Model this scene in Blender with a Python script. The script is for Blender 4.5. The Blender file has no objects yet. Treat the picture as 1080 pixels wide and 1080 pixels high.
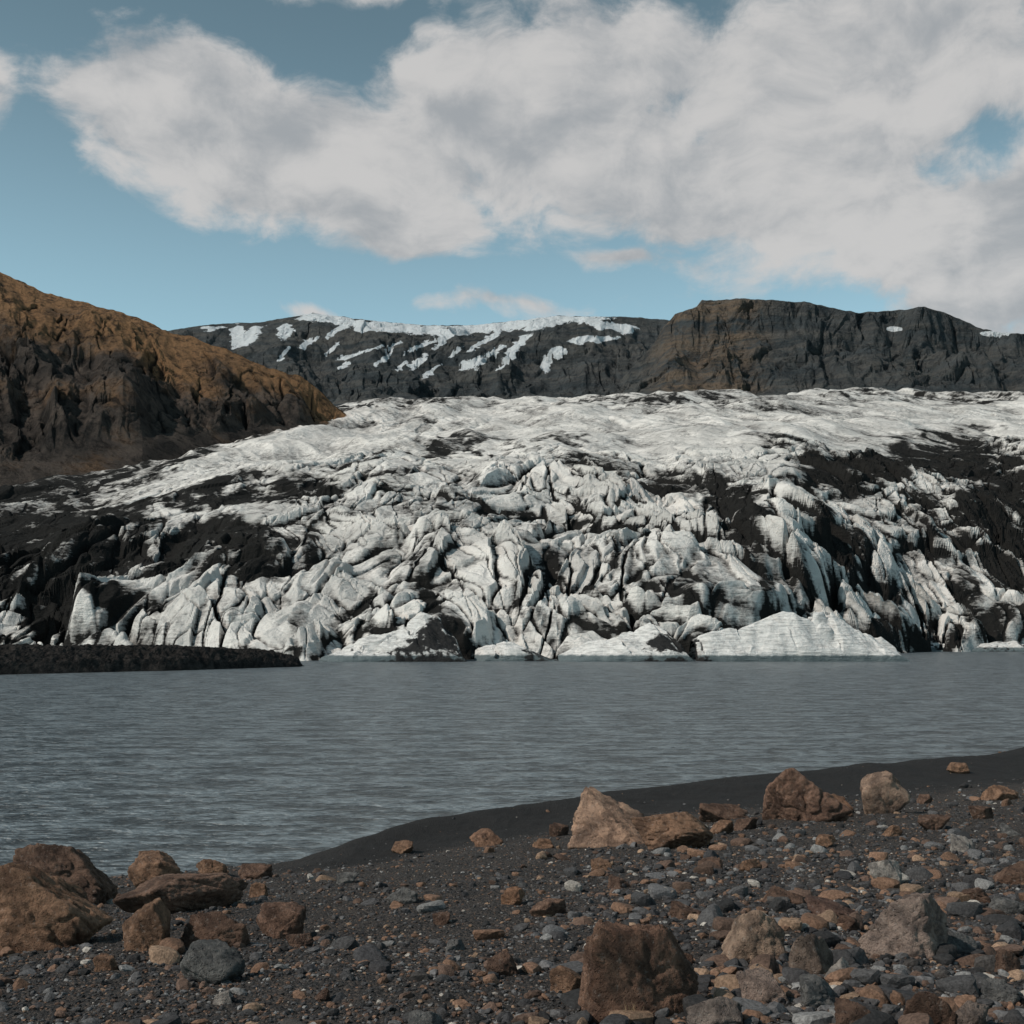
import bpy, math, numpy as np
from mathutils import Vector
rng=np.random.default_rng(7)
F=1300.0; HOR=665.0; CAMH=6.0   # survey constants used to convert bearings to metres

# ------------------------------------------------------------ numpy noise
def _h(ix,iy,s=0):
    n=(ix*374761393+iy*668265263+np.int64(s)*974634777)&0xffffffff
    n=((n^(n>>13))*1274126177)&0xffffffff
    n=((n^(n>>16))*2246822519)&0xffffffff
    return (n^(n>>15))&0xffffffff
def rnd(ix,iy,s): return _h(ix,iy,s)/4294967295.0
_ct=np.cos(np.arange(1024)*2*np.pi/1024);_st=np.sin(np.arange(1024)*2*np.pi/1024)
def perlin(x,y,s=0):
    x0=np.floor(x);y0=np.floor(y);fx=x-x0;fy=y-y0
    ix=x0.astype(np.int64);iy=y0.astype(np.int64)
    def g(a,b,dx,dy):
        t=_h(ix+a,iy+b,s)&1023
        return _ct[t]*dx+_st[t]*dy
    u=fx*fx*fx*(fx*(fx*6-15)+10);v=fy*fy*fy*(fy*(fy*6-15)+10)
    a=g(0,0,fx,fy);b=g(1,0,fx-1,fy);c=g(0,1,fx,fy-1);d=g(1,1,fx-1,fy-1)
    return ((a+(b-a)*u)*(1-v)+(c+(d-c)*u)*v)*1.5
def fbm(x,y,o=4,s=0,g=.5):
    r=0;a=1;t=0
    for i in range(o):
        r=r+a*perlin(x*2**i+i*17.3,y*2**i-i*9.1,s+i);t+=a;a*=g
    return r/t
def ridged(x,y,o=4,s=0,g=.5):
    r=0;a=1;t=0
    for i in range(o):
        r=r+a*(1-np.abs(perlin(x*2**i+i*7.3,y*2**i-i*3.1,s+i))*2);t+=a;a*=g
    return r/t
def voro(x,y,s=0):
    ix=np.floor(x).astype(np.int64);iy=np.floor(y).astype(np.int64)
    F1=np.full(x.shape,9.);F2=np.full(x.shape,9.);ID=np.zeros(x.shape);IE=np.zeros(x.shape);DX=np.zeros(x.shape);DY=np.zeros(x.shape)
    for a in(-1,0,1):
        for b in(-1,0,1):
            cx=ix+a;cy=iy+b
            px=cx+rnd(cx,cy,s)-x;py=cy+rnd(cx,cy,s+1)-y
            d=np.hypot(px,py);r=rnd(cx,cy,s+2)
            m=d<F1
            F2=np.where(m,F1,np.minimum(F2,d));F1=np.where(m,d,F1);ID=np.where(m,r,ID)
            IE=np.where(m,rnd(cx,cy,s+3),IE);DX=np.where(m,px,DX);DY=np.where(m,py,DY)
    an=IE*2*np.pi
    return F2-F1,ID,DX*np.cos(an)+DY*np.sin(an)
def v3noise(P,s):
    return (perlin(P[:,0]+.37*P[:,2],P[:,1]+.61*P[:,2],s)+perlin(P[:,1]-.45*P[:,0],P[:,2]+.3*P[:,0],s+5)+perlin(P[:,2]+.5*P[:,1],P[:,0]-.33*P[:,1],s+9))/1.8
def sst(a,b,x):
    t=np.clip((x-a)/(b-a),0,1);return t*t*(3-2*t)
def blur(A,r,n=2):
    for _ in range(n):
        for ax in(0,1):
            P=np.pad(A,[(r+1,r) if i==ax else (0,0) for i in(0,1)],mode='edge')
            C=np.cumsum(P,axis=ax)
            if ax==0: A=(C[2*r+1:]-C[:-2*r-1])/(2*r+1)
            else: A=(C[:,2*r+1:]-C[:,:-2*r-1])/(2*r+1)
    return A

# ------------------------------------------------------------ mesh helpers
def make_mesh(name,V,FC,k,mat,attrs=None,smooth=True,cols=None):
    me=bpy.data.meshes.new(name)
    nv=len(V);nf=len(FC)
    me.vertices.add(nv);me.loops.add(nf*k);me.polygons.add(nf)
    me.vertices.foreach_set('co',np.ascontiguousarray(V,dtype=np.float32).ravel())
    me.loops.foreach_set('vertex_index',np.ascontiguousarray(FC,dtype=np.int32).ravel())
    me.polygons.foreach_set('loop_start',np.arange(nf,dtype=np.int32)*k)
    me.polygons.foreach_set('use_smooth',np.full(nf,smooth,dtype=bool))
    me.update(calc_edges=True)
    for n,a in (attrs or {}).items():
        at=me.attributes.new(n,'FLOAT','POINT');at.data.foreach_set('value',np.ascontiguousarray(a,dtype=np.float32).ravel())
    if cols is not None:
        at=me.attributes.new('col','FLOAT_COLOR','POINT')
        c=np.ones((nv,4),np.float32);c[:,:3]=cols;at.data.foreach_set('color',c.ravel())
    me.materials.append(mat)
    ob=bpy.data.objects.new(name,me);bpy.context.scene.collection.objects.link(ob)
    return ob
def grid(name,X,Y,Z,mat,attrs=None,smooth=True):
    r,c=X.shape
    V=np.stack([X,Y,Z],-1).reshape(-1,3)
    i=(np.arange(r-1)[:,None]*c+np.arange(c-1)[None,:]).ravel()
    FC=np.stack([i,i+1,i+c+1,i+c],-1)
    return make_mesh(name,V,FC,4,mat,attrs,smooth)

# ------------------------------------------------------------ node helpers
class NT:
    def __init__(s,nt): s.nt=nt
    def n(s,t,**k):
        nd=s.nt.nodes.new(t)
        for a,b in k.items():
            if a.startswith('_'): setattr(nd,a[1:],b)
        return nd
    def set(s,sock,v):
        if isinstance(v,bpy.types.NodeSocket): s.nt.links.new(v,sock)
        elif isinstance(v,(tuple,list)) and sock.type=='RGBA' and len(v)==3: sock.default_value=(*v,1)
        else: sock.default_value=v
    def m(s,op,a,b=0.,c=None,clamp=False):
        nd=s.n('ShaderNodeMath',_operation=op,_use_clamp=clamp)
        s.set(nd.inputs[0],a);s.set(nd.inputs[1],b)
        if c is not None: s.set(nd.inputs[2],c)
        return nd.outputs[0]
    def vm(s,op,a,b=(0,0,0)):
        nd=s.n('ShaderNodeVectorMath',_operation=op);s.set(nd.inputs[0],a);s.set(nd.inputs[1],b)
        return nd.outputs['Value'] if op in('LENGTH','DOT_PRODUCT') else nd.outputs[0]
    def mr(s,x,a,b,c=0.,d=1.,smooth=True):
        nd=s.n('ShaderNodeMapRange',_interpolation_type='SMOOTHSTEP' if smooth else 'LINEAR')
        for i,v in enumerate((x,a,b,c,d)): s.set(nd.inputs[i],v)
        return nd.outputs[0]
    def mix(s,f,a,b,bt='MIX'):
        nd=s.n('ShaderNodeMix',_data_type='RGBA',_blend_type=bt)
        s.set(nd.inputs[0],f);s.set(nd.inputs[6],a);s.set(nd.inputs[7],b);return nd.outputs[2]
    def noise(s,vec,sc,det=6,ro=.55,dist=0.):
        nd=s.n('ShaderNodeTexNoise');s.set(nd.inputs['Vector'],vec);nd.inputs['Scale'].default_value=sc
        nd.inputs['Detail'].default_value=det;nd.inputs['Roughness'].default_value=ro;nd.inputs['Distortion'].default_value=dist
        return nd.outputs[0]
    def vor(s,vec,sc,feat='F1',out='Distance'):
        nd=s.n('ShaderNodeTexVoronoi',_feature=feat);s.set(nd.inputs['Vector'],vec);nd.inputs['Scale'].default_value=sc
        return nd.outputs[out]
    def attr(s,name,out='Fac'):
        nd=s.n('ShaderNodeAttribute');nd.attribute_name=name;return nd.outputs[out]
    def pos(s,scale=(1,1,1)):
        g=s.n('ShaderNodeNewGeometry').outputs['Position']
        return s.vm('MULTIPLY',g,scale)
    def bump(s,h,dist,st=1.,normal=None):
        nd=s.n('ShaderNodeBump');nd.inputs['Strength'].default_value=st;nd.inputs['Distance'].default_value=dist
        s.set(nd.inputs['Height'],h)
        if normal is not None: s.set(nd.inputs['Normal'],normal)
        return nd.outputs[0]
def mat(name):
    m=bpy.data.materials.new(name);m.use_nodes=True;nt=m.node_tree
    b=nt.nodes['Principled BSDF'];t=NT(nt);return m,t,b
def fin(t,b,col,rough=.9,normal=None,spec=.3):
    t.set(b.inputs['Base Color'],col);t.set(b.inputs['Roughness'],rough)
    b.inputs['Specular IOR Level'].default_value=spec
    if normal is not None:t.set(b.inputs['Normal'],normal)

# ------------------------------------------------------------ materials
m_ice,t,b=mat('glacier_ice')
P=t.pos();d=t.attr('dirt')
n1=t.noise(P,.35,6,.72);n2=t.noise(t.pos((1,.5,1.6)),.05,4,.6,.8);n3=t.noise(t.pos((.4,.4,2.2)),.9,4,.7)
f=t.m('ADD',d,t.m('MULTIPLY',t.m('SUBTRACT',n1,.5),1.15))
f=t.m('ADD',f,t.m('MULTIPLY',t.m('SUBTRACT',n3,.5),.75))
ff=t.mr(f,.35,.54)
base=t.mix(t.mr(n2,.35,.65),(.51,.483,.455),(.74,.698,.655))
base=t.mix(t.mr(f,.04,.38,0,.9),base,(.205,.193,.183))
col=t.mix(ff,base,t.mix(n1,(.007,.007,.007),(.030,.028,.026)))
fin(t,b,col,.95,t.bump(t.m('ADD',n1,t.m('MULTIPLY',n3,.5)),1.3,.8),.05)

m_berg,t,b=mat('iceberg_ice')
P=t.pos();d=t.attr('dirt')
n1=t.noise(P,.8,6,.65);n3=t.noise(t.pos((.35,.5,3)),1.0,5,.7)
z=t.n('ShaderNodeSeparateXYZ');t.set(z.inputs[0],P)
f=t.mr(t.m('ADD',d,t.m('MULTIPLY',t.m('SUBTRACT',n1,.5),1.2)),.34,.6)
base=t.mix(t.mr(n3,.4,.7),(.74,.71,.68),(.40,.385,.37))
base=t.mix(t.mr(t.m('ADD',z.outputs[2],t.m('MULTIPLY',n1,.8)),1.35,1.8),(.13,.155,.16),base)
fin(t,b,t.mix(f,base,(.022,.021,.021)),.7,t.bump(t.m('ADD',n1,n3),.6,.8),.15)

m_hill,t,b=mat('hill_rock')
P=t.pos();n1=t.noise(P,.03,7,.65);n2=t.noise(P,.014,5,.65);n3=t.noise(P,.13,7,.78)
rust=t.attr('rust');cav=t.attr('cav')
c=t.mix(t.mr(n1,.35,.65),(.050,.043,.039),(.140,.110,.092))
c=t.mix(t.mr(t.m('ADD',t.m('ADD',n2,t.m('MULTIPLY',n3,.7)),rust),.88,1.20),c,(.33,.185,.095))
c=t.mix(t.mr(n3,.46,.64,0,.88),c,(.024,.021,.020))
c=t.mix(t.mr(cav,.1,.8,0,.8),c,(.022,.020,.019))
fin(t,b,c,.95,t.bump(t.m('ADD',n3,n1),9.0,1),.1)

m_mtn,t,b=mat('mountain_rock')
P=t.pos();n1=t.noise(P,.012,7,.65);n2=t.noise(P,.05,7,.75);st=t.noise(t.pos((.15,.15,2.2)),.03,6,.7)
snow=t.attr('snow');rust=t.attr('rust')
c=t.mix(t.mr(n1,.35,.65),(.040,.050,.056),(.088,.096,.100))  # bluish, slightly lifted rock tones carry the distance haze in the colour
c=t.mix(t.mr(st,.42,.62),c,(.105,.108,.107))
c=t.mix(t.m('MULTIPLY',rust,t.mr(t.m('ADD',st,n2),.80,1.15)),c,(.21,.15,.105))
c=t.mix(t.mr(n2,.46,.66,0,.88),c,(.033,.039,.044))
s=t.mr(t.m('ADD',snow,t.m('MULTIPLY',t.m('SUBTRACT',n2,.5),1.7)),.46,.56)
c=t.mix(s,c,(.78,.80,.82))
fin(t,b,c,.95,t.bump(t.m('ADD',n2,st),17.0,1.),.1)

m_water,t,b=mat('lake_water')
w1=t.noise(t.pos((.5,1,1)),3.2,3,.6,.3);w2=t.noise(t.pos((.4,1,1)),.75,4,.65,.2);w3=t.noise(t.pos((.3,1,1)),.04,4,.55)
h=t.m('ADD',t.m('MULTIPLY',w1,.30),w2)
c=t.mix(w3,(.088,.104,.113),(.116,.133,.142))
c=t.mix(t.mr(t.m('ADD',w2,t.m('MULTIPLY',t.m('SUBTRACT',w1,.5),.9)),.36,.66),t.mix(1.,c,(.42,.42,.42),'MULTIPLY'),t.mix(1.,c,(1.85,1.85,1.85),'MULTIPLY'))  # ripple glints and shaded troughs are painted into the water colour
fin(t,b,c,.32,t.bump(h,1.1,1.),.5);b.inputs['IOR'].default_value=1.33

m_ground,t,b=mat('black_gravel_sand')
P=t.pos();wet=t.attr('wet')
v=t.n('ShaderNodeTexVoronoi');t.set(v.inputs['Vector'],P);v.inputs['Scale'].default_value=36
sp=t.n('ShaderNodeSeparateColor');t.set(sp.inputs[0],v.outputs['Color']);vd=v.outputs['Distance']
vd2=t.vor(P,13);n=t.noise(P,1.1,6,.65);nf=t.noise(P,60,3,.7)
c=t.mix(n,(.022,.0205,.0205),(.060,.053,.049))
pc=t.mix(sp.outputs[1],(.035,.033,.033),(.11,.085,.07))
c=t.mix(t.m('MULTIPLY',t.mr(sp.outputs[0],.45,.65),t.m('SUBTRACT',1.,wet)),c,pc)
c=t.mix(wet,c,t.mix(n,(.015,.0142,.014),(.031,.028,.027)))
h=t.m('SUBTRACT',nf,t.m('ADD',vd,t.m('MULTIPLY',vd2,.7)))
h=t.m('MULTIPLY',h,t.m('SUBTRACT',1.,t.m('MULTIPLY',wet,.35)))
fin(t,b,c,.92,t.bump(h,.03,.95),.2)

m_rock,t,b=mat('boulder_stone')
tc=t.n('ShaderNodeTexCoord').outputs['Object'];ca=t.attr('col','Color')
n1=t.noise(tc,2.6,7,.7,.5);n2=t.noise(tc,18,6,.75);v=t.vor(tc,34)
c=t.mix(t.mr(n1,.36,.62),t.mix(1.,ca,(.42,.41,.42),'MULTIPLY'),t.mix(1.,ca,(1.3,1.25,1.2),'MULTIPLY'))
c=t.mix(t.mr(n2,.5,.68,0,.8),c,t.mix(1.,ca,(.33,.34,.36),'MULTIPLY'))
c=t.mix(t.mr(n2,.44,.3,0,.5),c,t.mix(.6,ca,(.5,.46,.42)))
pit=t.mr(v,.0,.28)
fin(t,b,c,.93,t.bump(t.m('ADD',t.m('MULTIPLY',pit,.3),t.m('ADD',n2,t.m('MULTIPLY',n1,1.5))),.06,1),.15)

m_peb,t,b=mat('pebble_stone')
P=t.pos();ca=t.attr('col','Color');n2=t.noise(P,45,4,.7)
c=t.mix(t.mr(n2,.35,.65),t.mix(1.,ca,(.6,.6,.6),'MULTIPLY'),t.mix(1.,ca,(1.2,1.2,1.2),'MULTIPLY'))
fin(t,b,c,.9,t.bump(n2,.012,.8),.2)

m_spit,t,b=mat('moraine_gravel')
P=t.pos();n=t.noise(P,.9,7,.75)
c=t.mix(t.mr(n,.35,.7),(.012,.0115,.0115),(.06,.05,.045))
fin(t,b,c,.95,t.bump(n,.8,.9),.1)
m_grass,t,b=mat('dry_grass');fin(t,b,(.42,.30,.17),.8)
m_bed,t,b=mat('ground_base');fin(t,b,t.mix(t.noise(t.pos(),.05,6,.6),(.03,.028,.027),(.07,.06,.055)),.95)

# ------------------------------------------------------------ base ground to horizon & lake
def plane(name,x0,x1,y0,y1,z,m):
    X,Y=np.meshgrid(np.linspace(x0,x1,9),np.linspace(y0,y1,9));return grid(name,X,Y,X*0+z,m)
plane('ground',-9000,9000,-9000,9000,-4,m_bed)
plane('lake_water',-900,900,2,620,0,m_water)

# ------------------------------------------------------------ foreground shore
sx=np.array([-200,-60,-30,-12.5,-7.8,-5,-1.2,1.9,5.4,9.6,14.4,19.7,26,60,200.])
sy=np.array([10,24,28,29.5,30.5,32.5,38,41,45,48,52,55.7,62.4,95,190.])
def shoreY(X): return np.interp(X,sx,sy)
def gz(X,Y,fine=True):
    S=shoreY(X)+ (0.5*fbm(X*.35,X*0+3,3,55))
    s=(Y-4)/(S-4)
    z=np.where(s<0,4.,4*(1-np.clip(s,0,3)**1.08))
    z=np.maximum(z,-3.2)
    q=(S-Y)/S
    z=z+sst(-6,-2,X)*(.55*np.exp(-((q-.11)/.05)**2)-.22*np.exp(-((q-.27)/.07)**2))
    am=np.clip((S-Y)/6,0.12,1)
    z=z+am*(.20*fbm(X*.22,Y*.16,3,11)+.07*fbm(X*.9,Y*.9,3,12))
    if fine: z=z+am*.022*fbm(X*5,Y*5,4,13)+am*.012*ridged(X*16,Y*16,2,14)
    return z
tt=np.linspace(0,1,800)
Yr=np.concatenate([np.linspace(-45,4,40)[:-1],4*(115/4)**tt])
a=np.linspace(-1,1,850)
Y,A=np.meshgrid(Yr,a,indexing='ij')
X=A*(.62*np.maximum(Y,4)+2+np.maximum(-Y+4,0)*.9)
Z=gz(X,Y)
wet=sst(.27,.22,(shoreY(X)-Y)/shoreY(X)+.06*fbm(X*.4,Y*.3,3,31)+.03*fbm(X*2,Y*2,3,32))*sst(-7,-3,X)
wet=np.maximum(wet,sst(1.4,.3,shoreY(X)-Y))
grid('gravel_shore',X,Y,Z,m_ground,{'wet':wet})
def site(px,py):
    u=(px-540)/F;Ys=np.linspace(4.5,80,6000);Xs=u*Ys
    yy=HOR+F*(CAMH-gz(Xs,Ys,False))/Ys
    i=np.argmax(yy<=py);return Xs[i],Ys[i],gz(Xs[i:i+1],Ys[i:i+1],False)[0]

# ------------------------------------------------------------ rocks
def ico(n):
    import bmesh
    bm=bmesh.new();bmesh.ops.create_icosphere(bm,subdivisions=n,radius=1)
    V=np.array([v.co[:] for v in bm.verts]);Fc=np.array([[v.index for v in f.verts] for f in bm.faces]);bm.free()
    return V/np.linalg.norm(V,axis=1)[:,None],Fc
ICO={n:ico(n) for n in(1,2,3,5,6)}
def rockshape(seed,n,k=13,p=16,nz=.06):
    r=np.random.default_rng(seed);V,Fc=ICO[n]
    N=r.normal(size=(k,3));N/=np.linalg.norm(N,axis=1)[:,None]
    h=r.uniform(.5,1.0,k)
    N=np.vstack([N,[[1,0,0],[-1,0,0],[0,1,0],[0,-1,0],[0,0,1],[0,0,-1]]]);h=np.concatenate([h,np.full(6,1.)])
    D=np.clip(V@N.T,0,None)/h
    R=(D**p).sum(1)**(-1/p)
    P=V*R[:,None]
    if nz:
        P2=P
        R=1+nz*v3noise(P2*1.3+seed,seed)+nz*.6*v3noise(P2*3.1,seed+3)
        if n>4:
            R+=nz*.45*v3noise(P2*7,seed+8)+nz*.28*v3noise(P2*15,seed+12)+nz*.18*v3noise(P2*31,seed+14)
            R-=nz*.9*np.clip(1-np.abs(v3noise(P2*1.9,seed+22))*9,0,1)
            q=P2@N[0]*4+.5*v3noise(P2*2.5,seed+31);R+=nz*.5*(q-np.floor(q)-.5)*sst(-.1,.3,v3noise(P2*1.2,seed+41))
        P=P*R[:,None]
    P/=np.abs(P).max(0)
    return P,Fc
BR=(.25,.15,.10);DB=(.15,.094,.07);TA=(.38,.27,.20);GR=(.17,.166,.162);LI=(.36,.325,.295);PI=(.31,.235,.20);OR=(.29,.165,.105)
def boulder(name,x0,x1,y0,y1,col,seed,tilt=0,dep=.8):
    X0,Y0,Zg=site((x0+x1)/2,y1-2)
    w=(x1-x0)*Y0/F/2;h=(y1-y0)*Y0/F
    P,Fc=rockshape(seed,6 if x1-x0>85 else 5,k=11 if seed in(13,15,1,2,9) else 13,p=34,nz=.085)
    hh=h*.66
    P=P*np.array([w*1.06,w*dep,hh])
    ct,stt=math.cos(tilt),math.sin(tilt)
    P=np.stack([P[:,0]*ct+P[:,2]*stt,P[:,1],-P[:,0]*stt+P[:,2]*ct],1)
    P[:,0]*=w*1.02/np.abs(P[:,0]).max()
    top=P[:,2].max();cz=h*.93-top
    ob=make_mesh(name,P,Fc,3,m_rock,None,True,np.tile(np.array(col),(len(P),1)))
    ob.location=(X0*(1+w*dep*.5/Y0),Y0+w*dep*.5,Zg+cz-.02)
RK=[(-30,118,903,1004,BR,1,.3),(8,120,886,960,DB,2,.3),(135,199,898,940,BR,3,.05),(122,252,923,966,(.19,.12,.09),4,-.1),
(128,192,946,1006,BR,5,-.5),(188,266,958,1003,DB,6,.1),(264,322,950,992,(.22,.135,.10),7,.15),(184,259,992,1042,(.14,.138,.135),8,-.1),
(597,700,831,893,(.36,.235,.17),9,.3),(650,755,856,897,BR,61,.2),(793,892,806,868,(.20,.12,.088),72,.05),(895,958,811,860,(.32,.22,.165),82,-.25),
(610,760,962,1076,(.21,.125,.09),13,.12),(756,828,955,1020,(.34,.24,.18),14,.2),(905,1002,936,1012,PI,15,-.15),(830,886,978,1034,(.22,.165,.135),16,.1),
(574,622,1016,1050,BR,17,0),(913,960,904,938,LI,18,.1),(998,1029,879,904,LI,19,.2),(555,598,946,969,(.24,.15,.11),20,.1),(528,556,935,957,OR,21,0),
(513,546,1002,1032,DB,22,.1),(406,441,936,957,GR,23,.1),(493,531,876,895,(.24,.14,.095),24,.2),(797,852,934,957,DB,25,.1),
(776,832,1022,1062,PI,26,.2),(832,892,1028,1066,GR,27,-.1),(720,783,1048,1092,(.22,.18,.16),28,.1),(1036,1072,1030,1062,GR,30,.1),
(950,1003,1038,1090,DB,31,.1),(735,765,905,922,DB,32,0),(990,1040,978,1012,GR,33,.2),(1040,1078,1000,1030,DB,34,0),(865,905,1010,1040,LI,35,0),
(250,290,912,930,DB,36,0),(640,670,925,940,DB,37,.1),(880,910,965,985,DB,38,.1),(1050,1100,908,935,DB,39,.1),(1040,1085,945,965,GR,40,.1),(425,470,1066,1095,GR,41,0),(330,350,1040,1058,DB,42,0),
(410,436,888,902,BR,43,0),(225,250,1044,1062,LI,44,0),(1000,1026,805,818,BR,45,0),(966,984,838,850,DB,46,0),(745,775,864,882,BR,47,0),(100,130,1006,1026,BR,48,.2),(262,285,930,948,BR,49,.1),
(705,735,872,892,DB,50,.2),(770,800,862,878,DB,51,.1),(840,862,852,866,BR,52,0),(850,905,948,968,(.16,.10,.08),53,.1),(1010,1045,935,955,DB,54,.1),(470,492,990,1006,GR,55,.1),(690,712,935,950,LI,56,0),
(560,585,884,897,BR,57,0),(455,475,962,978,DB,58,0),(355,380,920,934,GR,59,0),(930,952,870,884,BR,60,0),(1020,1050,850,866,DB,62,0),(860,884,880,896,BR,63,0),(1050,1076,868,884,GR,64,0),(700,730,1000,1020,DB,65,0),(780,806,905,921,BR,66,0),(300,330,985,1002,DB,67,0),(620,645,905,920,BR,68,0),
(735,790,846,868,DB,73,.1),(850,900,838,862,BR,74,.1),(575,600,868,884,DB,75,0),(1035,1075,828,846,BR,76,.1),(960,1000,860,878,DB,77,.1),(205,240,905,926,BR,78,.1),(870,930,1052,1092,DB,79,.1),(1000,1045,1052,1090,(.24,.19,.165),80,.1),(700,745,950,972,DB,81,.1)]
for (x0,x1,y0,y1,c,s,tl) in RK: boulder('boulder' if x1-x0>45 else 'stone',x0,x1,y0,y1,c,s,tl,dep=.75 if y1-y0<90 else .65)

PR0=[.19,.18,.15,.11,.06,.09,.10,.035,.02,.065]
def scatter(name,N,n,lo,hi,pw,seed,y0=4.6,y1=60,nsh=14,smooth=False,base=.55,left=1.,pr=PR0):
    r=np.random.default_rng(seed)
    Ys=y0*(y1/y0)**r.random(N);U=r.uniform(-.62,.62,N);Xs=U*Ys
    sh=shoreY(Xs);q=(sh-Ys)/sh
    pat=fbm(Xs*.5,Ys*.35,3,77)
    dens=base*(left+(1-left)*sst(-.02,.18,U))+.65*sst(-.02,.25,U)*sst(34,7,Ys)+.9*np.clip(pat,-.4,1)*(.4+.6*left)+.35*sst(-.15,-.3,U)*sst(20,28,Ys)
    keep=(Ys<sh-.3)&(r.random(N)<dens)&~((q<.22+.04*pat)&(Xs>-5)&(r.random(N)<.93))
    Xs=Xs[keep];Ys=Ys[keep];M=len(Xs)
    sz=lo*(hi/lo)**(r.random(M)**pw)
    B=np.array([rockshape(seed*100+i,n,9,9,.05)[0] for i in range(nsh)]);Fc=ICO[n][1];nv=B.shape[1]
    k=r.integers(0,nsh,M);S=B[k]*np.stack([np.ones(M),r.uniform(.6,1,M),r.uniform(.4,.8,M)],1)[:,None,:]*sz[:,None,None]
    th=r.uniform(0,2*np.pi,M);tx=r.normal(0,.35,M)
    c,s=np.cos(tx)[:,None],np.sin(tx)[:,None]
    x,y,z=S[...,0],S[...,1],S[...,2]
    y,z=y*c-z*s,y*s+z*c
    c,s=np.cos(th)[:,None],np.sin(th)[:,None]
    x,y=x*c-y*s,x*s+y*c
    zg=gz(Xs,Ys)+sz*.1
    V=np.stack([x+Xs[:,None],y+Ys[:,None],z+zg[:,None]],-1).reshape(-1,3)
    FC=(Fc[None]+(np.arange(M)*nv)[:,None,None]).reshape(-1,3)
    pal=np.array([(.050,.047,.048),(.075,.071,.071),(.036,.034,.034),(.115,.11,.11),(.20,.192,.186),(.18,.105,.07),(.12,.076,.057),(.26,.17,.115),(.38,.34,.30),(.068,.06,.056)])
    pr=np.array(pr);pr=pr/pr.sum()
    C=pal[r.choice(len(pal),M,p=pr)]*r.uniform(.75,1.3,(M,1))
    make_mesh(name,V,FC,3,m_peb,None,smooth,np.repeat(C,nv,0))
scatter('gravel',160000,1,.007,.026,1.4,3,nsh=24,base=.85,left=.9)
scatter('pebbles',30000,2,.022,.078,1.9,4,nsh=20,base=.6,left=.42)
scatter('cobbles',4000,3,.055,.18,2.0,5,smooth=False,base=.5,left=.18,pr=[.12,.14,.08,.12,.05,.18,.19,.06,.02,.04])

gx,gy,gzz=site(660,1074);r=np.random.default_rng(2);V=[];FC=[]
for i in range(90):
    an=r.uniform(0,6.28);ln=r.uniform(.06,.17);le=r.uniform(.1,.6);w=.0018
    bx,by=gx+r.normal(0,.03),gy-.16+r.normal(0,.02)
    pts=[(bx+math.cos(an)*le*ln*q*q,by+math.sin(an)*le*ln*q*q,gzz-.02+ln*q) for q in(0,.5,1)]
    s=len(V)
    for j,p_ in enumerate(pts):
        ww=w*(1-j*.42);V+= [(p_[0]-ww,p_[1],p_[2]),(p_[0]+ww,p_[1],p_[2])]
    FC+=[(s,s+1,s+3,s+2),(s+2,s+3,s+5,s+4)]
make_mesh('dry_grass_tuft',np.array(V),np.array(FC),4,m_grass)

# ------------------------------------------------------------ glacier
u=np.linspace(-.60,.60,1200);rr=np.concatenate([np.linspace(.955,1.12,280)[:-1],1.12*(5.4/1.12)**np.linspace(0,1,760)])
R,U=np.meshgrid(rr,u,indexing='ij')
Y0=np.interp(u,[-.66,-.415,-.17,0,.15,.22,.33,.415,.66],[290,285,246,250,256,268,335,368,390])
Y=R*Y0[None,:];X=U*Y
jag=.030*fbm(X/26,Y/60,4,3)+.006*ridged(X/12,Y/30,2,8)
Rj=R+jag*sst(1.5,1.0,R)
rt=[.9,1,1.012,1.03,1.07,1.13,1.2,1.32,1.58,1.89,2.45,3.2,4.15,5,5.4]
tv=[-.012,0,.013,.022,.038,.057,.077,.103,.131,.147,.160,.174,.186,.1935,.195]
T=np.interp(Rj,rt,tv)
lf=np.interp(U,[-.66,-.415,-.28,-.1,.1,.3,.415,.66],[.76,.83,.91,.985,1.0,1.03,1.05,1.06])
lf=1+(lf-1)*sst(1.02,1.35,Rj)
T=T*lf
Zb=Y*T
big=fbm(X/85,Y/190,3,21)
wx=X+18*fbm(X/55,Y/75,3,31);wy=Y+28*fbm(X/55,Y/75,3,41)
wx2=wx+2.0*fbm(X/11,Y/17,3,33);wy2=wy+3.5*fbm(X/11,Y/17,3,43)
act=sst(2.5,1.2,R)*.92+.08
act*=(.7+.6*sst(-.25,.35,fbm(X/120,Y/160,2,51)))
act*=1-.55*sst(-.08,-.3,U)*sst(1.25,1.5,R)
lob=ridged((wx+wy*.22)/60,(wy-wx*.9)/110,3,61,.45)
cr1,ID,T1=voro((wx2+wy2*.35)/36,(wy2-wx2*.8)/60,71)
cr2,JD,T2=voro((wx2-wy2*.45)/18,(wy2+wx2*.8)/30,81)
cr3,KD,T3=voro((wx2+wy2*.35)/8,(wy2-wx2*.8)/14,91)
cr4,LD,T4=voro((wx2-wy2*.2)/3.6,(wy2+wx2*.7)/6,95)
front=sst(.985,1.03,Rj)
fr=1+.35*sst(1.3,1.03,R)
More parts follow.
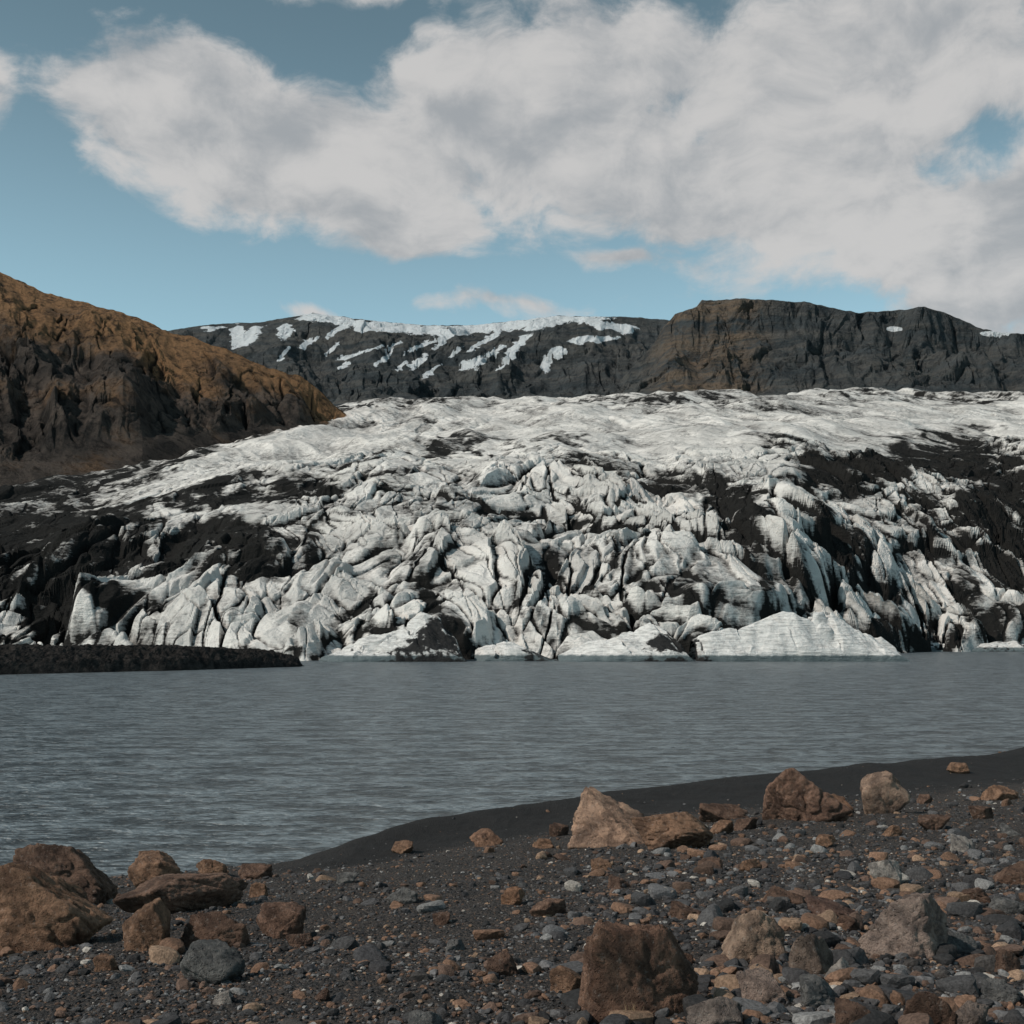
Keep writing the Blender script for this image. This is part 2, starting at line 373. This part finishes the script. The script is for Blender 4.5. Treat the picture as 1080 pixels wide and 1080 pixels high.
# plates taper down into the cracks between them instead of ending in sheer steps
e1=sst(-.02,.13,cr1);e2=sst(-.02,.14,cr2);e3=sst(-.02,.16,cr3);e4=sst(-.02,.2,cr4)
det=(5.0*(lob-.55)+e1*(2.6*(ID-.5)+6.2*T1)-2.4*(1-e1)
     +e2*(1.6*(JD-.5)+4.4*T2)-1.5*(1-e2)
     +e3*(.6*(KD-.5)+1.9*T3)-.6*(1-e3)+e4*(.12*(LD-.5)+.55*T4)-.15*(1-e4)+.5*fbm(wx2/6,wy2/9,4,99,.6))
l1=1-np.abs(perlin((wx2+.5*wy2)/26,(wy2-.9*wx2)/95,171))*2
l2=1-np.abs(perlin((wx2-.45*wy2)/22,(wy2+.8*wx2)/85,175))*2
l3=1-np.abs(perlin((wx2+.25*wy2)/11,(wy2-.5*wx2)/40,179))*2
line=sst(.91,.985,l1)+sst(.91,.985,l2)*.9+sst(.90,.98,l3)*.5
det-=1.2*line
far=1+.8*sst(1.5,3.5,R)
Z=Zb+front*(act*fr*det*far+ (6*big)*sst(1.05,1.4,R)*np.clip(R,1,2.5))
Z+=front*sst(1.6,2.8,R)*(2.6*(ridged((X+.4*Y)/26,Y/90,3,101)-.5)*(.4+sst(.0,.5,fbm(X/150,Y/260,2,105)+.15)))
Z=np.where(Rj<.99,np.minimum(Z,-1.5+ (Rj-.955)*20),Z)
scale=Y/260
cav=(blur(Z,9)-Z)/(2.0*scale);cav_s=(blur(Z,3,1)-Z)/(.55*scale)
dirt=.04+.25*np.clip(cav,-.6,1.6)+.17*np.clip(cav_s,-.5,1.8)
cm=sst(-.45,.25,fbm(X/40,Y/70,3,161))
dirt+=act*(cm*(.7*np.exp(-(cr1/.04)**2)+.6*np.exp(-(cr2/.05)**2)+.36*np.exp(-(cr3/.06)**2))+.58*line*(.35+.65*cm))
dirt+=.24*act*(JD-.5)+.16*act*(KD-.5)+.12*act*(ID-.5)
tx=U*F+540+26*fbm(X/40,Y/60,4,111)+12*fbm(X/8,Y/14,3,112);ty=HOR-T*F+12*fbm(X/30,Y/55,4,121)+6*fbm(X/7,Y/14,3,122)
sl=0
def blob(cx,cy,ax,ay,w,rot=0.):
    global sl
    dx=tx-cx;dy=ty-cy;c,s=math.cos(rot),math.sin(rot)
    q=((dx*c+dy*s)/ax)**2+((-dx*s+dy*c)/ay)**2
    sl=np.maximum(sl,w*sst(1.9,.35,q))
for B_ in [(50,548,125,28,1.1),(200,555,95,25,1.0,-.1),(20,580,70,20,.95),(115,617,62,13,1.1,-.1),(75,522,110,8,.9,-.12),(250,503,115,8,.85,-.1),(40,500,60,7,.6,-.3),(250,536,60,9,.8),
 (330,540,9,30,.6,.35),(935,482,100,19,1.2,-.12),(1000,472,65,17,1.2,.1),(1055,515,52,34,1.25,-.6),(1075,565,45,30,1.15,-.8),(885,492,60,11,1.0),(768,508,28,17,1.0,.6),(800,545,14,40,.95,-.3),(812,605,9,38,.9),
 (880,548,13,32,1.0,-.5),(962,650,50,20,1.05),(1035,640,40,15,1.0),(1010,600,12,28,.8,-.6),(905,560,9,28,.7,-.5),(480,645,13,36,.95,-.45),(452,603,10,22,.8,-.5),(405,640,36,12,.8,-.5),(60,650,50,9,.7),(235,600,12,26,.6,.5),(270,660,50,8,.7),(160,640,14,24,.7,.4),
 (560,660,50,8,.8,.2),(700,655,30,10,.8),(640,628,50,5,.6),(740,655,22,18,.8),(850,640,70,10,.6),(620,590,60,5,.6,.3),(520,520,60,5,.55,.15),(690,482,90,5,.65,.1),(430,468,80,4,.65,-.2),(540,456,100,3,.55),(380,425,90,4,.75,-.1),(1000,412,140,2.5,.6),(700,418,120,2.5,.5),(210,470,80,5,.65,-.3),(110,490,70,5,.65,-.3),(590,560,10,24,.5,-.5),(660,560,9,28,.45,-.4),(700,600,40,5,.55,.5),(560,610,9,26,.55,-.5),(380,590,40,5,.55,-.5),(400,540,50,4,.55,-.4),(940,600,10,24,.7,-.5),(850,600,9,30,.6,-.3),(640,520,60,4,.5,.2),(980,540,14,30,.6,-.4),(1050,450,50,5,.6,.1),(850,465,60,4,.6,.1)]: blob(*B_)
stk=fbm((wx2+.3*wy2)/7,(wy2-.5*wx2)/30,4,201)
sl=sl*(.66+.75*np.clip(stk,-.5,.5))
dirt=dirt+sl
dirt+=.32*sst(.30,.75,fbm(X/16,Y/30,4,131)+.25)*(.30+act)+.22*fbm(X/60,Y/110,3,133)+.20*stk
dirt+=sst(1.5,2.2,R)*.36*sst(.66,.95,ridged((X+.55*Y)/70,(Y)/260,4,141))*sst(-.2,.3,fbm(X/150,Y/300,2,143))
dirt+=sst(2.6,4.2,R)*.28*sst(.15,.5,ridged(X/40,Y/150,4,145)-.25+.3*fbm(X/200,Y/200,2,143))
dirt+=.24*sst(-.22,-.40,U)*sst(1.3,1.7,R)
Z=Z+sl*1.6*(.3+act)*fbm(X/9,Y/16,3,151)
grid('glacier',X,Y,Z,m_ice,{'dirt':np.clip(dirt,-.2,1.2)},smooth=False)

# ------------------------------------------------------------ ice blocks at the glacier front
def berg(name,pxs,hs,Yc,depth,darkf,seed,tiltp=.35,rough=1.):
    n=260;mth=110
    x=np.linspace(pxs[0],pxs[-1],n)
    A_=np.linspace(0,1,mth)
    D_,XX=np.meshgrid(A_,x,indexing='ij')
    Xw=(XX-540)/F*Yc
    HH=np.interp(XX+22*(D_-.2),pxs,hs)*Yc/F
    prof=np.interp(D_,[0,.02,.05,tiltp,.75,1],[-.15,.18,.30,1,.8,-.1])
    Yw=Yc-2+D_*depth+1.2*fbm(Xw/7,D_*2,3,seed)
    c1,i1,t1=voro(Xw/8+D_*1.2+.5*fbm(Xw/5,Yw/5,2,seed+9),Yw/7-D_,seed+6)
    ee=sst(-.02,.14,c1)
    Zw=HH*prof+rough*np.clip(HH/5,0,1)*(1.1*fbm(Xw/6+D_*3,Yw/5,4,seed+1)+ee*1.8*t1-.5*(1-ee)+.5*(ridged(Xw/4+D_*4,Yw/3,3,seed+2)-.5))*sst(0,.1,D_)-.15
    dd=darkf(XX,D_)+.5*fbm(Xw/3+D_*4,Yw/4,4,seed+4)+.5*(blur(Zw,4)-Zw)+.15*np.exp(-(c1/.04)**2)
    return grid(name,Xw,Yw,Zw,m_berg,{'dirt':dd},smooth=False)
berg('iceberg',[735,738,752,775,800,835,862,878,893,915,935,950,957],[0,22,30,36,40,54,51,46,44,36,25,15,0],241,15,lambda x,d:-.06+.45*sst(20,0,np.abs(x-742+20*d))+.5*sst(.42,.6,d),5,.35,.8)
berg('ice_block',[590,598,620,650,680,700,712,722,730],[0,6,14,22,31,44,39,24,0],240,16,lambda x,d:.1+.6*sst(672,700,x-60*(d-.2)),15,.6,1.)  # this block and the next two get darker towards the right
berg('ice_block',[332,345,372,400,430,452,470,484,492],[0,6,17,26,36,50,44,28,0],238,18,lambda x,d:.14+.6*sst(405,445,x-80*(d-.2)),25,.6,1.)
berg('ice_block',[500,512,535,555,575,592],[0,14,22,18,10,0],243,14,lambda x,d:.14+.45*sst(545,560,x),35,.6)
berg('ice_block',[955,975,1000,1040,1075,1110],[0,8,10,9,11,0],352,14,lambda x,d:.3+.2*d,45)

xs=np.linspace(-190,-35,700);dv=np.linspace(0,1,160)
D_,X=np.meshgrid(dv,xs,indexing='ij')
yf=np.interp(X,[-190,-70,-50,-35],[158,166,185,204])
w=np.interp(X,[-190,-70,-45,-36,-35],[34,30,20,8,3])
Y=yf+D_*w+1.5*fbm(X/9,D_*2,3,5)
hh=np.interp(X,[-190,-70,-52,-40,-36,-35],[4.2,3.9,3.6,2.6,1.4,-.4])
Z=hh*np.interp(D_,[0,.07,.3,.7,1],[-.12,.45,.95,.9,-.1])+sst(0,.1,D_)*(.55*fbm(X/5,Y/5,4,6)+.7*ridged(X/1.8,Y/2,3,9)-.35)
grid('moraine_bar',X,Y,Z,m_spit,smooth=False)

# ------------------------------------------------------------ hills and mountains
def massif(name,u0,u1,nu,foot,footy,ridge_x,ridge_y,Yf,Yr_,amp,mat_,seed,attrf,nr=300,shape=(0,.35,.7,.9,1),sv=(0,.3,.66,.93,1),gul=(60,30),rough=.02,crag=0,cs=1.):
    uu=np.linspace(u0,u1,nu);px=uu*F+540
    yf_=np.interp(px,foot,Yf);yr_=np.interp(px,ridge_x,Yr_)
    zf=CAMH+(HOR-np.interp(px,foot,footy))*yf_/F
    zr=CAMH+(HOR-np.interp(px,ridge_x,ridge_y))*yr_/F
    k=np.concatenate([np.linspace(-.12,1.0,nr),np.linspace(1.01,1.9,50)])
    K,UU=np.meshgrid(k,uu,indexing='ij')
    ang=UU*yr_
    Kw=K+sst(0,.2,K)*sst(1,.8,K)*.07*fbm(ang/gul[1],K*2.5,4,seed+12)
    Y=yf_+(yr_-yf_)*K;X=UU*Y
    S=np.interp(Kw,list((-.2,)+shape)+[1.3,1.9],list((-.25,)+sv)+[.97,.5])
    Z=zf+(zr-zf)*S
    env=sst(0,.15,K)*sst(1.0,.62,K)
    g=ridged(ang/gul[0]+.5*fbm(X/110,Y/110,2,seed),Y/(gul[0]*5),4,seed+1,.42)-.5
    Z=Z+env*amp*(g+.8*fbm(X/gul[1],Y/(gul[1]*1.6),4,seed+2,.48))
    ax=(ang+12*cs*fbm(ang/30/cs,Y/40/cs,3,seed+31))/cs;ay=(Y+14*cs*fbm(ang/30/cs,Y/40/cs,3,seed+32))/cs
    c1,i1,t1=voro(ax/30,ay/42,seed+33);c2,i2,t2=voro(ax/11,ay/17,seed+35)
    pm=.35+.65*sst(-.3,.3,fbm(ang/90/cs,Y/90/cs,2,seed+37))
    Z=Z+env*pm*crag*(1.5*(i1-.5)+1.9*t1-.6*np.exp(-(c1/.08)**2)+.5*(i2-.5)+.8*t2+.8*(ridged(ax/16,ay/24,3,seed+39)-.5))
    # keep the shoulders under the surveyed skyline
    lim=CAMH+(zr-CAMH)*Y/yr_-1.0
    Z=np.where(K<1,np.minimum(Z,lim+0*Z),Z)
    Z+=amp*rough*fbm(ang/22,Y/80,4,seed+7)*sst(.7,1,K)*4
    A=attrf(UU*F+540,K,X,Y,Z)
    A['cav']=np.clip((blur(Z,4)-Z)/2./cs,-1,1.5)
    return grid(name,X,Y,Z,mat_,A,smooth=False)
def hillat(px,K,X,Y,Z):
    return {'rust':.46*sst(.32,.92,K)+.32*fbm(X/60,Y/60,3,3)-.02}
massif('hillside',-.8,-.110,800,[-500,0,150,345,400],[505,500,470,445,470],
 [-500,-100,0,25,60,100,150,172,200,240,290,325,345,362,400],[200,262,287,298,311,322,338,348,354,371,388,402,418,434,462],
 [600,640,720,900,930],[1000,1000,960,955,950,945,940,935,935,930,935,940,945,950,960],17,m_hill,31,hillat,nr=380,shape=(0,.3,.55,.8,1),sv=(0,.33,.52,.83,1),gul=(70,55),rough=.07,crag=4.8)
SN=[(262,355,16,6,-.5),(300,350,9,6,-.6),(345,336,30,4,.1),(425,346,48,4.5,.05),(385,347,10,3,0),(500,347,40,4.5,-.1),(560,341,40,5,-.1),(545,366,18,4,-.8),(498,384,12,5,-.2),(440,382,10,3,-.7),(425,385,8,2,-.7),(325,362,10,3,-.6),(638,343,28,3.5,.15),(625,358,22,3,-.05),(450,362,20,2,-.5),(380,372,22,2,-.3),(575,385,5,8,-.2),(225,347,12,2,0),(250,352,5,8,.3),(590,372,6,6,-.5),(415,365,10,2,-.5),(520,372,10,2.5,-.6),(355,350,12,2.5,-.5),(470,356,14,2.5,-.7),(405,378,12,2,-.7),(455,392,10,2,-.7),(535,380,12,2,-.8),(350,368,10,2,-.8),(400,341,40,2.5,.05),(610,336,30,2.5,0),(300,372,8,2,-.8),(365,385,8,2,-.7),(480,372,8,2,-.7),(510,360,16,2.5,-.6)]
def snowf(px,K,X,Y,Z):
    yy=HOR-(Z-CAMH)*F/Y
    px=px+10*fbm(X/60,Z/25,4,71,.6);yw=yy+6*fbm(X/40,Z/25,4,72,.6)
    s=np.full(px.shape,.0)
    for cx,cy,ax,ay,ro in SN:
        dx=px-cx;dy=yw-cy;c,sn=math.cos(ro),math.sin(ro)
        q=((dx*c+dy*sn)/ax)**2+((-dx*sn+dy*c)/ay)**2
        s=np.maximum(s,.9*sst(3.2,.1,q))
    return {'snow':s,'rust':.15+0*px}
massif('snowy_mountain',-.42,.20,900,[0,540,800],[428,426,426],
 [0,175,215,240,275,330,360,400,450,500,545,590,625,660,700,800],[352,349,343,341,340,330,334,339,343,343,338,333,334,334,337,345],
 [1750]*3,[2650]*16,34,m_mtn,400,snowf,shape=(0,.35,.6,.85,1),sv=(0,.22,.52,.9,1),gul=(170,130),crag=7,cs=2.2)
def cliffat(px,K,X,Y,Z):
    yy=HOR-(Z-CAMH)*F/Y
    s=np.full(px.shape,-.2)
    for cx,cy,ax,ay in[(942,347,10,3),(1050,352,18,3),(1062,349,16,2.5)]:
        s=np.maximum(s,sst(1.8,.2,((px-cx+3*fbm(X/30,Z/30,2,5))/ax)**2+((yy-cy)/ay)**2))
    return {'snow':s,'rust':.15+.85*sst(670,715,px)*sst(830,770,px)}
massif('plateau_mountain',.09,.85,900,[600,690,1080,1700],[418,420,416,400],
 [655,690,700,712,735,740,790,850,880,905,950,975,1000,1012,1030,1050,1080,1250,1700],[400,362,345,331,324,317,315,319,325,330,327,323,331,336,345,350,352,340,300],
 [1650,1600,1550,1500],[2150,2120,2100,2080,2050,2050,2050,2050,2080,2100,2100,2100,2100,2100,2100,2100,2100,2100,2100],30,m_mtn,500,cliffat,nr=380,shape=(0,.3,.5,.66,1),sv=(0,.3,.48,.84,1),gul=(110,100),rough=.026,crag=9,cs=1.8)

# ------------------------------------------------------------ sun and sky
el=math.radians(42);az=math.radians(-114)   # azimuth from +Y, clockwise
sd=Vector((math.sin(az)*math.cos(el),math.cos(az)*math.cos(el),math.sin(el)))
L=bpy.data.lights.new('sun','SUN');L.energy=3.2;L.angle=math.radians(.6);L.color=(1,.93,.84)
so=bpy.data.objects.new('sun',L);bpy.context.scene.collection.objects.link(so)
so.rotation_euler=sd.to_track_quat('Z','Y').to_euler();so.location=(0,0,50)
W=bpy.data.worlds.new('World');bpy.context.scene.world=W;W.use_nodes=True
W.cycles.sampling_method='MANUAL';W.cycles.sample_map_resolution=256
t=NT(W.node_tree);bg=W.node_tree.nodes['Background']
sky=t.n('ShaderNodeTexSky',_sky_type='NISHITA');sky.sun_disc=False;sky.sun_elevation=el;sky.sun_rotation=az
sky.air_density=1.0;sky.dust_density=.6;sky.ozone_density=1.5
G=t.n('ShaderNodeTexCoord').outputs['Generated'];sx_=t.n('ShaderNodeSeparateXYZ');t.set(sx_.inputs[0],G)
azn=t.m('ARCTAN2',sx_.outputs[0],sx_.outputs[1]);eln=t.m('ARCSINE',sx_.outputs[2])
cb=t.n('ShaderNodeCombineXYZ');t.set(cb.inputs[0],azn);t.set(cb.inputs[1],eln);C0=cb.outputs[0]
def ang(px,py):
    a_=math.atan((px-540)/F);return a_,math.atan((HOR-py)/F*math.cos(a_))
CL=[(190,122,135,70,1),(320,162,180,75,1),(430,222,100,46,1),(560,140,190,92,1),(720,110,230,110,1),(930,120,260,150,1),(850,185,220,75,1),(1010,250,160,72,1),(1060,322,140,32,.8),(655,266,62,14,.62),(-40,112,52,56,.72),(540,324,110,14,.42),(340,326,50,10,.4),(1300,150,300,240,1),(-340,180,180,60,.8),(400,-30,160,30,.6)]
wn=t.n('ShaderNodeTexNoise');t.set(wn.inputs['Vector'],C0);wn.inputs['Scale'].default_value=9;wn.inputs['Detail'].default_value=2
WO=t.vm('MULTIPLY',t.vm('SUBTRACT',wn.outputs['Color'],(.5,.5,.5)),(.09,.05,0))
Wp=t.vm('ADD',C0,WO)
mx=None
for cx,cy,ax,ay,w in CL:
    a_,e_=ang(cx,cy)
    q=t.vm('LENGTH',t.vm('MULTIPLY',t.vm('SUBTRACT',Wp,(a_,e_,0)),(F/ax,F/ay,0)))
    v=t.m('SUBTRACT',t.m('MULTIPLY',t.m('SUBTRACT',1.,q),w),(1-w)*.25)
    mx=v if mx is None else t.m('SMOOTH_MAX',mx,v,.18)
a_,e_=ang(1062,148)
hole=t.m('SUBTRACT',1.,t.vm('LENGTH',t.vm('MULTIPLY',t.vm('SUBTRACT',Wp,(a_,e_,0)),(F/95,F/40,0))),clamp=True)
mx=t.m('SUBTRACT',t.m('MINIMUM',mx,.45),t.m('MULTIPLY',hole,.85))
def dens(Q):
    n=t.noise(t.vm('MULTIPLY',Q,(1,1.6,1)),10,9,.6)
    return t.m('ADD',mx,t.m('MULTIPLY',t.m('SUBTRACT',n,.5),1.9))
D0=dens(Wp);D1=dens(t.vm('ADD',Wp,(-.014,.024,0)))
al=t.mr(D0,-.16,.26)
lit=t.m('SUBTRACT',D0,D1)
lo=t.noise(t.vm('MULTIPLY',C0,(1,2,1)),5.5,3,.5)
sh=t.mr(t.m('ADD',t.m('ADD',t.m('MULTIPLY',lit,.75),t.m('MULTIPLY',D0,-.16)),t.m('MULTIPLY',t.m('SUBTRACT',lo,.5),1.2)),-.42,.16)
ccol=t.mix(sh,(3.6,3.8,4.0),(5.9,5.8,5.72))
hv=t.n('ShaderNodeHueSaturation');hv.inputs['Saturation'].default_value=.50;t.set(hv.inputs['Color'],sky.outputs[0])
t.set(hv.inputs['Value'],t.mr(eln,.15,.50,1.36,.74))
sk=t.mix(1.,hv.outputs[0],(.72,1.02,1.03),'MULTIPLY')
t.set(bg.inputs['Color'],t.mix(t.m('MULTIPLY',al,.95),sk,ccol));bg.inputs['Strength'].default_value=.1

# ------------------------------------------------------------ camera
cam=bpy.data.cameras.new('camera');co=bpy.data.objects.new('camera',cam);bpy.context.scene.collection.objects.link(co)
co.location=(0,0,CAMH);co.rotation_euler=(math.radians(90),0,0)
cam.sensor_width=36;cam.lens=F/1080*36;cam.shift_y=(HOR-540)/1080;cam.clip_start=.1;cam.clip_end=30000
sc=bpy.context.scene;sc.camera=co
sc.view_settings.view_transform='Standard';sc.view_settings.look='None';sc.view_settings.exposure=0
